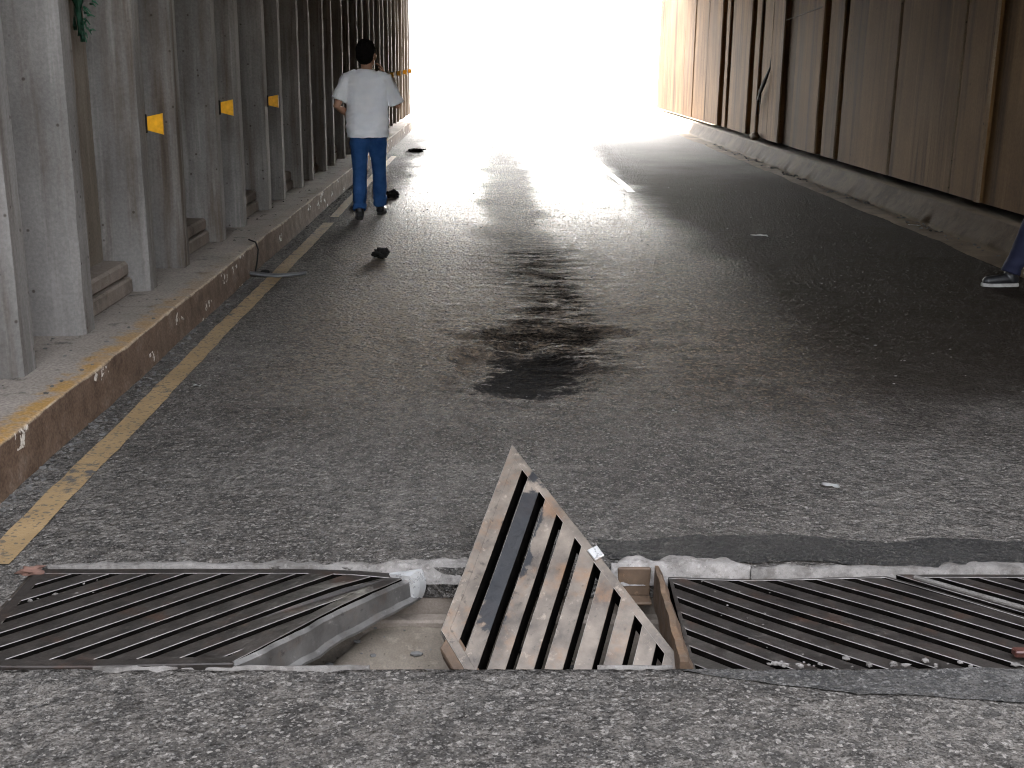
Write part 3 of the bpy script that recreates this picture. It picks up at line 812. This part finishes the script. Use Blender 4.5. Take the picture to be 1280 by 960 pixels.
# tilted grate: frame of its plane from three real points of it
P = Vector((.09, 3.70, .322)); A = Vector((-.122, 3.092, -.05)); Q = Vector((.56, 2.869, -.05))
ex = (Q-P).normalized(); ez = -(Q-P).cross(A-P).normalized()
if ez.z < 0: ez = -ez
ey = ez.cross(ex).normalized()
gt = tag(empty('drain_grate', P), 'tan drain grate tipped up on its corner in the open trench', 'drain grate', 'drain grates over the trench')
gt.rotation_euler = Matrix((ex, ey, ez)).transposed().to_euler()
pa = A-P; ua, va = pa.dot(ex), pa.dot(ey)        # local: P at 0,0; long side along +x
sgn = 1 if va > 0 else -1
E_ = 1.07
# outline P, end of long side, foot of the broken side, corner A
def at_wall(u0, v0):   # run along ex until it meets the near trench wall
    w = P + ex*u0 + ey*v0
    return u0 + (w.y-(TY0+.02))/(-ex.y)
poly = [(0, 0), (at_wall(0, 0), 0), (at_wall(ua, va), va), (ua, va)]
if sgn < 0: poly = [poly[0], poly[3], poly[2], poly[1]]
angT = math.atan2(va, ua)
sk = (2,) if sgn < 0 else (1,)
def warpT(p):
    p.z += .010*math.sin(p.x*2.6)*sstep(0, .5, abs(p.y)) + .004*n2(p.x, p.y, 4, 2); return p
Mt = M['grate_tan']
grate_local(gt, poly, angT,   .0785, .028, .026, .075, Mt, .0785*.0 + .012, fn=warpT, skip=sk, edge=M['edge_tan'])
# edge flanges hanging under both long sides and the end
bm = bmesh.new()
def flange(a, b, h, t=.008, inset=.004):
    a, b = Vector((*a, 0)), Vector((*b, 0)); d = (b-a).normalized(); c = Vector((ua*.5+.3, va*.5, 0)); nn_ = Vector((-d.y, d.x, 0))
    if nn_.dot(c-a) < 0: nn_ = -nn_
    pts = [a-nn_*.002, b-nn_*.002, b+nn_*t, a+nn_*t]
    lo = [bm.verts.new(warpT(p+Vector((0, 0, -h)))) for p in pts]; hi = [bm.verts.new(warpT(p+Vector((0, 0, -.012)))) for p in pts]
    bm.faces.new(lo[::-1]); bm.faces.new(hi)
    for i in range(4): bm.faces.new((lo[i], lo[(i+1)%4], hi[(i+1)%4], hi[i]))
flange((0, 0), (at_wall(0, 0)-.05, 0), .055)
flange((ua, va), (at_wall(ua, va)-.1, va), .075)
flange((0, 0), (ua, va), .045)
obj('edge_flange', bm, M['flange'], gt)
# bright folded corner plate at A
bm = bmesh.new()
c = Vector((ua, va, 0)); dl = Vector((1, 0, 0))
box(bm, (ua+.03, va-.035 if sgn > 0 else va-.030, -.05), (ua+.30, va+.030 if sgn > 0 else va+.035, .006), .004)
for v in bm.verts: v.co.x -= .02*(v.co.y-va)/.03
obj('corner_plate', bm, M['rusty'], gt)
bm = bmesh.new(); box(bm, (.52, -.012 if sgn > 0 else -.022, -.002), (.565, .026 if sgn > 0 else .012, .0065), .002)
obj('bare_spot', bm, M['bright'], gt)

# right grates
def warpR(p):
    p.z += .005*n2(p.x, p.y, 2, 5) - .012*math.exp(-((p.x-.3)/.3)**2) + .003; return p
g1 = tag(empty('drain_grate', (.568, 2.80, -.012)), 'dark drain grate with diagonal slots just right of the tilted grate', 'drain grate', 'drain grates over the trench')
W_ = .60
polyR = [(0, 0), (1.10, 0), (.42, .60), (0, .60)]
polyR = [(-.015, 0), (1.36, 0), (.70, .60), (.012, .60)]
angR = math.atan2(-.463, .53)
grate_local(g1, polyR, angR, .081, .030, .012, .05, M['grate'], .03, fn=warpR)
g2 = tag(empty('drain_grate', (1.288, 2.80, -.006)), 'dark drain grate at the right edge of the photo with red brown front rail', 'drain grate', 'drain grates over the trench')
polyR2 = [(.67, 0), (1.9, 0), (1.9, .60), (.01, .60)]
grate_local(g2, polyR2, angR, .081, .030, .022, .05, M['grate'], .045)
bm = bmesh.new(); box(bm, (.15, .045, .004), (1.9, .075, .024), .004)
obj('front_rail', bm, mat_steel('red_brown_steel', (.05, .018, .014), (.10, .04, .03), (.12, .04, .02), .5, .45, .2), g2)
bm = bmesh.new(); box(bm, (0, -.008, -.008), (.66, .008, .004), .003, Matrix.Translation((.06, .575, .004)) @ Matrix.Rotation(angR, 4, 'Z'))
obj('pale_joint', bm, M['lip_dark'], g2)

# rusty end plate standing between tilted grate and right grate
bm = bmesh.new(); rows = []
for j in range(26):
    k = j/25; y = 3.385 - .575*k; x = .540 - .004*k + .006*n2(k*4, 1, 2); w = .007 + .007*k*(1+.3*n2(k*6, 2, 2))
    zt = .028 - .02*k + .006*n2(k*7, 5, 2); zb = -.10
    rows.append([bm.verts.new((x-w, y, zb)), bm.verts.new((x-w, y, zt)), bm.verts.new((x+w*.6, y, zt+.004*n2(k*9, 0, 2))), bm.verts.new((x+w+.012, y, zt-.028)), bm.verts.new((x+w+.006, y, zb))])
for a, b in zip(rows, rows[1:]):
    for j in range(5): bm.faces.new((a[j], b[j], b[(j+1)%5], a[(j+1)%5]))
bm.faces.new(rows[0]); bm.faces.new(rows[-1][::-1])
tag(obj('rusty_flat_bar', bm, M['rusty']), 'brown rusty bar standing against the left end of the right grate', 'metal bar')
bm = bmesh.new()
box(bm, (.42, TY1-.02, -.085), (.525, TY1-.006, .010), .004); box(bm, (.42, TY1-.075, -.093), (.525, TY1-.0195, -.082), .003)
tag(obj('rusty_bracket', bm, M['rusty']), 'rusty angle bracket fixed to the far trench edge', 'bracket')

# crumbs of mortar along the near side of the right grates
def crumbs(name, spots, mat, label, cat, seed, zf=lambda x, y: 0.):
    random.seed(seed); bm = bmesh.new()
    for x, y, r in spots:
        rock(bm, (x, y, zf(x, y)+r*.25), (r*random.uniform(.8, 1.5), r*random.uniform(.6, 1.1), r*random.uniform(.4, .7)), random.random()*50, .5, 1)
    return tag(obj(name, bm, mat), label, cat, kind='stuff')
random.seed(3)
sp = [(random.uniform(.75, 2.2), TY0+.012+abs(random.gauss(0, .018)), random.choice((.003, .005, .007, .011))) for _ in range(70)]
sp += [(random.uniform(.66, .9), random.uniform(2.82, 3.38), random.choice((.002, .003, .004))) for _ in range(16)]
sp += [(random.uniform(-1.40, -1.12), 3.34-.6*(max(0, x_))+random.gauss(0, .03), random.choice((.003, .005, .008))) for x_ in [random.uniform(0, .3) for _ in range(25)]]
crumbs('mortar_crumbs', sp, M['lip_dark'], 'pale mortar crumbs lying on the grate edges', 'crumbs', 11, lambda x, y: -.002)
# loose stones: in the left gutter, over the road
sp = []
for _ in range(700):
    y = 3.5 + 14*random.random()**1.6
    sp.append((lkx(y)+.02+abs(random.gauss(0, .055)), y, random.choice((.003, .004, .005, .007, .011))))
for _ in range(420):
    y = 3.6 + 12*random.random()**1.5; sp.append((random.uniform(-1.4, 4.2), y, random.choice((.003, .004, .005, .008))))
for _ in range(260):
    y = 6+18*random.random(); sp.append((rkx(y)-.02+random.gauss(0, .05), y, random.choice((.008, .012, .02))))
for _ in range(160): sp.append((random.uniform(-1.3, 2), random.uniform(2.15, 2.75), random.choice((.003, .004, .005))))
for _ in range(160):
    y = 4 + 9*random.random(); sp.append((random.uniform(-2.3, lkx(y)-.03), y, random.choice((.004, .006, .01))))
sp2 = [(random.uniform(-.6, .5), random.uniform(2.8, 3.4), random.choice((.004, .006, .01, .016))) for _ in range(90)]
crumbs('trench_debris', sp2, M['stone'], 'small stones lying on the silt in the open trench', 'gravel', 21, silt_z)
crumbs('gravel', sp, M['stone'], 'loose stones and grit along the kerbs and on the road', 'gravel', 12, lambda x, y: (.2 if x < lkx(y)-.02 else road_z(x, y)+(.01 if x > rkx(y)-.2 else 0)))
sp = [(random.uniform(.8, 4.0), random.uniform(3.8, 6.5), random.choice((.004, .006, .008))) for _ in range(60)] + [(random.uniform(-1.4, -.2), random.uniform(3.6, 5.5), .004) for _ in range(40)]
crumbs('pale_chips', sp, M['lip'], 'pale stone chips scattered on the road surface', 'chips', 13, road_z)

# single pieces of litter and debris
bm = bmesh.new(); rock(bm, (-1.40, 3.385, .008), (.035, .024, .012), 4, .9, 3)
tag(obj('broken_brick', bm, M['brick'], smooth=True), 'reddish broken brick lump at the left end of the trench', 'brick')
def scrap_strip():
    t = tag(empty('bumper_scrap', (-1.53, 8.58, 0)), 'bent grey plastic strip lying across the yellow line by the kerb', 'scrap')
    bm = bmesh.new(); rows = []
    for j in range(25):
        k = j/24; x = -.20+.41*k; y = -.05*math.sin(math.pi*k) + .02*k; w = .034*math.sin(math.pi*(k*.9+.07))**.5; z = .012+.018*abs(k-.5)
        rows.append([bm.verts.new((x, y-w, z)), bm.verts.new((x, y-w*.6, z+.016)), bm.verts.new((x, y+w*.6, z+.018)), bm.verts.new((x, y+w, z+.006)), bm.verts.new((x, y, z-.008))])
    for a, b in zip(rows, rows[1:]):
        for j in range(5): bm.faces.new((a[j], b[j], b[(j+1)%5], a[(j+1)%5]))
    bm.faces.new(rows[0]); bm.faces.new(rows[-1][::-1])
    obj('shell', bm, M['greyplastic'], t, smooth=True)
    bm = bmesh.new(); rock(bm, (-.10, .06, .025), (.035, .03, .018), 2)
    obj('torn_clip', bm, M['black'], t, smooth=True)
scrap_strip()
bm = bmesh.new(); tube(bm, [(-1.70, 8.62, .02), (-1.695, 8.7, .10), (-1.70, 8.78, .17), (-1.73, 8.85, .215), (-1.80, 8.95, .22)], .006, 6)
tag(obj('wire', bm, M['black'], smooth=True), 'thin dark wire hanging down the left kerb', 'wire')
for nm, c, r, s, lab, mt in (
    ('rubber_lump', (-.845, 9.5, .032), (.055, .07, .042), 5, 'black crumpled lump alone on the road, below right of the man in white', 'black'),
    ('rubber_lump', (-1.11, 13.9, .03), (.075, .08, .045), 6, 'black lump on the road close to the feet of the man in white', 'black'),
    ('rubber_lump', (-1.25, 21.2, .02), (.13, .16, .03), 7, 'flat black piece near the exit kerb beyond the man', 'black')):
    bm = bmesh.new(); rock(bm, c, r, s, .85, 4)
    tag(obj(nm, bm, M[mt], smooth=True), lab, 'debris')
def paper(c, w, h, seed, lab):
    bm = bmesh.new()
    grid(bm, [w*(i/6-.5) for i in range(7)], [h*(i/5-.5) for i in range(6)], lambda x, y: .010+.010*n2(x, y, 22, seed)+.006*n2(x, y, 60, seed))
    bmesh.ops.solidify(bm, geom=bm.faces[:], thickness=.0015)
    for v in bm.verts: v.co += Vector((c[0], c[1], c[2]+road_z(c[0], c[1])))
    tag(obj('paper_scrap', bm, M['paper'], smooth=True), lab, 'paper scrap')
paper((-1.405, 5.555, 0), .040, .05, 1, 'small white paper scrap beside the yellow line')
paper((2.55, 10.9, 0), .15, .10, 2, 'white paper twist on the dark right lane')
paper((1.31, 4.17, 0), .07, .04, 3, 'pale flat paper scrap in front of the dark asphalt patch')
paper((4.26, 11.6, .012), .12, .08, 4, 'small pale scrap lying on the right kerb')

# ------------------------------------------------------------------ people
def hand(bm, w, d, n, side, curl=.35):
    """w wrist, d direction, n palm normal; five fingers"""
    w, d, n = Vector(w), Vector(d).normalized(), Vector(n); n = (n-d*n.dot(d)).normalized(); s = d.cross(n)*side
    for q in (-.028, -.010, .009, .027):
        tube(bm, [w, w+d*.04+s*q*.8, w+d*.088+s*q], [.020, .017, .013], 8)
    for q, l, r in ((-.031, .062, .0075), (-.0105, .076, .0085), (.0105, .080, .0085), (.031, .072, .008)):
        p = w+d*.085+s*q; dd = d+s*q*2.2; pts = [p]
        for k in range(3):
            dd = (Matrix.Rotation(curl*(.7+.3*k)*1, 3, d.cross(n)) @ dd).normalized() if False else (dd + n*curl).normalized()
            p = p+dd*l*(.45, .32, .23)[k]; pts.append(p)
        tube(bm, pts, [r*1.1, r, r*.95, r*.75], 8)
    p = w+d*.025+s*.03
    tube(bm, [p, p+d*.03+s*.022+n*.012, p+d*.058+s*.027+n*.026, p+d*.078+s*.022+n*.034], [.014, .012, .0095, .008], 8)

def fold(amp, sx, sz, seed):
    def f(co, nn):
        a = noise.noise(Vector((co.x*sx+seed, co.y*sx, co.z*sz))) + .5*noise.noise(Vector((co.x*sx*2.3, co.y*sx*2.3+seed, co.z*sz*2.2)))
        return co + nn*(a*amp)
    return f

_ball = ball
def make_person(name, loc, rz, J, mats, label, tuck=.78, thin=1.0, shoe_sole='darksole'):
    root = tag(empty(name, loc, rz), label, 'person', 'people in the underpass')
    # --- body: one continuous skin
    def torso(bm, g):
        loft(bm, [(.84, 0, 0, .10+g, .085+g), (.90, 0, -.005, .155*thin+g, .115+g), (.98, 0, -.005, .165*thin+g, .120+g), (1.08, 0, .005, .155*thin+g, .115+g),
                  (1.20, 0, .005, .160*thin+g, .118+g), (1.30, 0, 0, .172*thin+g, .115+g), (1.38, 0, -.01, .165*thin+g, .095+g), (1.43, 0, -.012, .115+g, .072+g*.7), (1.455, 0, -.012, .068+g*.5, .058+g*.4)])
    def leg(bm, side, g, to=0.):
        H, K, An = (Vector(J[k+side]) for k in ('hip', 'knee', 'ankle'))
        e = An if not to else K.lerp(An, to)
        tube(bm, [H+Vector((0, 0, .05)), H.lerp(K, .35), H.lerp(K, .75), K, K.lerp(An, .3), K.lerp(An, .65), e], [.085+g, .083+g, .064+g, .056+g, .056+g*1.1, .043+g*1.6, .036+g*2.1], 16)
    def arm(bm, side, g, to=1.):
        S, E, W = (Vector(J[k+side]) for k in ('sho', 'elb', 'wri'))
        inner = Vector((S.x*.50, S.y, S.z+.022))
        if to < 1:
            e = S.lerp(E, to)
            tube(bm, [inner, S, S.lerp(E, to*.5), e], [.06+g, .060+g, .053+g*1.6, .050+g*2.1], 14)
        else:
            tube(bm, [inner, S, S.lerp(E, .5), E, E.lerp(W, .35), W], [.052, .054, .045, .037, .038, .025], 14)
    bm = bmesh.new(); torso(bm, 0)
    hc = Vector(J['head']); HS = 1.16
    tube(bm, [(0, -.015, 1.40), (0, -.005, 1.48), hc+Vector((0, -.005, -.06))], [.066, .057, .058], 14)
    hm = Matrix.Rotation(J.get('headz', 0), 3, 'Z')
    def hp(x, y, z): return hc + hm @ Vector((x*HS, y*HS, z*HS))
    def ball(bm, c, r, seg=14, M=None): _ball(bm, c, tuple(q*HS for q in r), seg, M)
    ball(bm, hp(0, -.008, .025), (.074, .090, .092), 20, hm); ball(bm, hp(0, .028, -.045), (.056, .062, .068), 16, hm); ball(bm, hp(0, .055, -.088), (.030, .028, .022), 10, hm)
    tube(bm, [hp(0, .082, .020), hp(0, .100, -.015), hp(0, .108, -.032), hp(0, .092, -.040)], [.009, .012, .015, .010], 8)
    for s in (-1, 1):
        ball(bm, hp(s*.078, -.008, -.010), (.012, .024, .034), 10, hm @ Matrix.Rotation(s*-.3, 3, 'Z'))
        ball(bm, hp(s*.032, .078, .026), (.024, .010, .008), 8, hm); ball(bm, hp(s*.042, .062, -.022), (.022, .018, .018), 8, hm)
    ball(bm, hp(0, .086, -.060), (.023, .010, .008), 8, hm)
    for s, sd in (('L', -1), ('R', 1)):
        leg(bm, s, 0); arm(bm, s, 0)
        An = Vector(J['ankle'+s]); _ball(bm, An+Vector((0, .04, -.03)), (.034, .09, .03), 10)
        hand(bm, J['wri'+s], J['hd'+s], J['hn'+s], J.get('hs'+s, 1), J.get('curl', .4))
    blob(bm, 'body', M['skin'], root, .0062, 3)
    # --- hair
    bm = bmesh.new()
    ball(bm, hp(0, -.020, .040), (.083, .096, .092), 20, hm); ball(bm, hp(0, -.045, -.005), (.076, .066, .075), 18, hm)
    for s in (-1, 1): ball(bm, hp(s*.062, -.002, .012), (.020, .040, .040), 10, hm)
    random.seed(len(name)+int(loc[1]*10))
    for _ in range(70):
        a = random.uniform(0, 6.28); e = random.uniform(.15, 1.45); r = (.083, .096, .092)
        p = hp(math.cos(a)*math.cos(e)*r[0], -.020+math.sin(a)*math.cos(e)*r[1], .040+math.sin(e)*r[2])
        if (hm.transposed() @ (p-hc)).y > .07: continue
        ball(bm, p, (.010, .010, .007), 6)
    blob(bm, 'hair', M['hair'], root, .0065, 2, lambda co, nn: co + nn*.0045*noise.noise(co*70))
    for s in (-1, 1):
        bm = bmesh.new(); ball(bm, hp(s*.031, .079, .008), (.012, .007, .006), 8, hm); obj('eye', bm, M['eye'], root, smooth=True)
    # --- trousers
    bm = bmesh.new()
    loft(bm, [(.80, 0, 0, .11, .09), (.86, 0, -.005, .165*thin, .125), (.94, 0, -.01, .178*thin, .135), (1.02, 0, 0, .172*thin, .128)])
    for s in 'LR': leg(bm, s, .016, .97); _ball(bm, Vector(J['hip'+s])+Vector((0, -.045, .02)), (.082, .085, .09), 14)
    def jf(co, nn):
        k = sstep(.5, .05, co.z)
        a = noise.noise(Vector((co.x*7, co.y*7, co.z*(17+12*k)))) + .4*noise.noise(Vector((co.x*18, co.y*18, co.z*30)))
        return co + nn*a*(.006+.007*k)
    blob(bm, 'trousers', M[mats[1]], root, .009, 3, jf)
    # --- shirt
    bm = bmesh.new()
    loft(bm, [(tuck, 0, -.005, .186*thin, .146), (tuck+.05, 0, -.005, .190*thin, .150), (1.0, 0, -.002, .186*thin, .146), (1.10, 0, .003, .180*thin, .140), (1.20, 0, .003, .182*thin, .138),
              (1.30, 0, -.002, .190*thin, .130), (1.38, 0, -.012, .178*thin, .108), (1.43, 0, -.014, .125, .084), (1.462, 0, -.012, .076, .066)])
    for s in 'LR': arm(bm, s, .013, J.get('sleeve'+s, J.get('sleeve', .74)))
    def tf(co, nn):
        low = sstep(1.15, .85, co.z)
        a = noise.noise(Vector((co.x*6+co.z*5, co.y*6, co.z*15))) + .5*noise.noise(Vector((co.x*13, co.y*13, co.z*34-co.x*10)))
        b = noise.noise(Vector((co.x*9, co.y*9, co.z*2.5)))
        return co + nn*(a*(.007+.012*low) + b*.008)
    sh = blob(bm, 'shirt', M[mats[0]], root, .008, 2, tf)
    # --- shoes
    for s in 'LR':
        An = Vector(J['ankle'+s]); f = J.get('foot'+s, 0); pit = J.get('pitch'+s, 0)
        fm = Matrix.Translation(An) @ Matrix.Rotation(f, 4, 'Z') @ Matrix.Rotation(pit, 4, 'X') @ Matrix.Translation((0, 0, -.085))
        bm = bmesh.new()
        tube(bm, [(0, -.062, .045), (0, -.03, .050), (0, .04, .050), (0, .11, .040), (0, .17, .034), (0, .195, .032)], [.030, .041, .043, .042, .038, .020], 14)
        tube(bm, [(0, -.012, .03), (0, -.008, .075), (0, -.004, .115)], [.044, .044, .043], 14)
        o = blob(bm, 'shoe', M['shoe'], root, .006, 3, lambda co, nn: Vector((co.x, co.y, max(co.z, .012))))
        o.matrix_basis = fm
        bm = bmesh.new(); n_ = 28; pts = []
        for k in range(n_):
            a = 2*math.pi*k/n_; y = .066+.140*math.sin(a); w = .040+.008*sstep(.0, .15, y); pts.append((w*math.copysign(abs(math.cos(a))**.7, math.cos(a)), y))
        prism(bm, pts, 0, .024, .004)
        so = obj('sole', bm, M[shoe_sole], o)
    return root

J = dict(head=(0.0, .012, 1.592), headz=R(-14), curl=.35,
         hipL=(-.085, 0, .88), hipR=(.085, 0, .88), kneeL=(-.088, -.02, .47), kneeR=(.092, .13, .485), ankleL=(-.085, -.16, .085), ankleR=(.088, .26, .085),
         footL=R(8), footR=R(-6), pitchL=R(0), pitchR=R(0),
         shoL=(-.195, -.01, 1.365), shoR=(.195, -.01, 1.365), elbL=(-.300, -.045, 1.10), elbR=(.300, .03, 1.11), wriL=(-.155, .15, .985), wriR=(.155, .15, 1.40),
         hdL=(.75, .6, .1), hnL=(-.3, .3, .8), hsL=-1, hdR=(-.30, -.30, .9), hnR=(-.8, -.4, -.2), hsR=1, sleeve=.78, sleeveR=.93)
make_person('person', (-1.185, 12.05, 0), R(0), J, ('tee', 'jeans'), 'man in white tee and blue jeans walking away along the left kerb', .80, 1.13)
J2 = dict(head=(0, .025, 1.592), headz=0, curl=.3,
          hipL=(-.085, .0, .88), hipR=(.085, 0, .88), kneeL=(-.085, .17, .485), kneeR=(.085, .0, .47), ankleL=(-.085, .30, .085), ankleR=(.09, -.12, .10), footL=R(4), footR=R(-6),
          shoL=(-.195, 0, 1.385), shoR=(.195, 0, 1.385), elbL=(-.255, -.09, 1.11), elbR=(.255, -.09, 1.10), wriL=(-.25, -.05, .87), wriR=(.25, -.05, .87),
          hdL=(0, .1, -1), hnL=(1, 0, 0), hsL=1, hdR=(0, .25, -1), hnR=(-1, 0, 0), hsR=-1, sleeve=.95)
make_person('person', (4.13, 8.49, 0), R(88), J2, ('darktop', 'navy'), 'person in dark navy trousers and black shoe at the right photo edge', .82, 1.0, 'sole')

# ------------------------------------------------------------------ light, sky, camera
SUN_EL, SUN_AZ = R(42), R(.5)      # azimuth from +y towards +x
w = bpy.data.worlds.new('World'); scene.world = w; w.use_nodes = True
nt = w.node_tree; bg = nt.nodes['Background']
sky = nt.nodes.new('ShaderNodeTexSky'); sky.sky_type = 'NISHITA'; sky.sun_disc = False
sky.sun_elevation = SUN_EL; sky.sun_rotation = SUN_AZ; sky.dust_density = 3.0; sky.air_density = 1.0; sky.ozone_density = .3
hs = nt.nodes.new('ShaderNodeHueSaturation'); hs.inputs['Saturation'].default_value = .30      # hazy, milky sky
nt.links.new(sky.outputs[0], hs.inputs['Color']); nt.links.new(hs.outputs[0], bg.inputs[0]); bg.inputs[1].default_value = .15
sd = bpy.data.lights.new('sun', 'SUN'); sd.energy = 4.5; sd.angle = R(.5); sd.color = (1, .92, .81)
so = bpy.data.objects.new('sun', sd); COL.objects.link(so)
dirv = Vector((math.sin(SUN_AZ)*math.cos(SUN_EL), math.cos(SUN_AZ)*math.cos(SUN_EL), math.sin(SUN_EL)))
so.rotation_euler = (-dirv).to_track_quat('-Z', 'Y').to_euler(); so.location = (0, 20, 30)

cd = bpy.data.cameras.new('camera'); cam = bpy.data.objects.new('camera', cd); COL.objects.link(cam)
F = 1470/1280
cd.sensor_width = 36; cd.lens = 36*F; cd.clip_start = .05; cd.clip_end = 2000
pitch = math.atan(402/1470)
m = Matrix.Rotation(R(-1.36), 4, 'Z') @ Matrix.Rotation(math.pi/2-pitch, 4, 'X') @ Matrix.Rotation(R(.64), 4, 'Z')
cam.matrix_world = Matrix.Translation((0, 0, 1.54)) @ m
scene.camera = cam
scene.view_settings.view_transform = 'Standard'; scene.view_settings.look = 'None'
scene.view_settings.gamma = 1; scene.view_settings.use_curve_mapping = False
scene.view_settings.exposure = 4.6
scene.render.engine = 'CYCLES'
scene.cycles.max_bounces = 8; scene.cycles.diffuse_bounces = 6; scene.cycles.glossy_bounces = 4
scene.cycles.caustics_reflective = False; scene.cycles.sample_clamp_indirect = 8
scene.cycles.use_denoising = True; scene.cycles.filter_width = 1.1
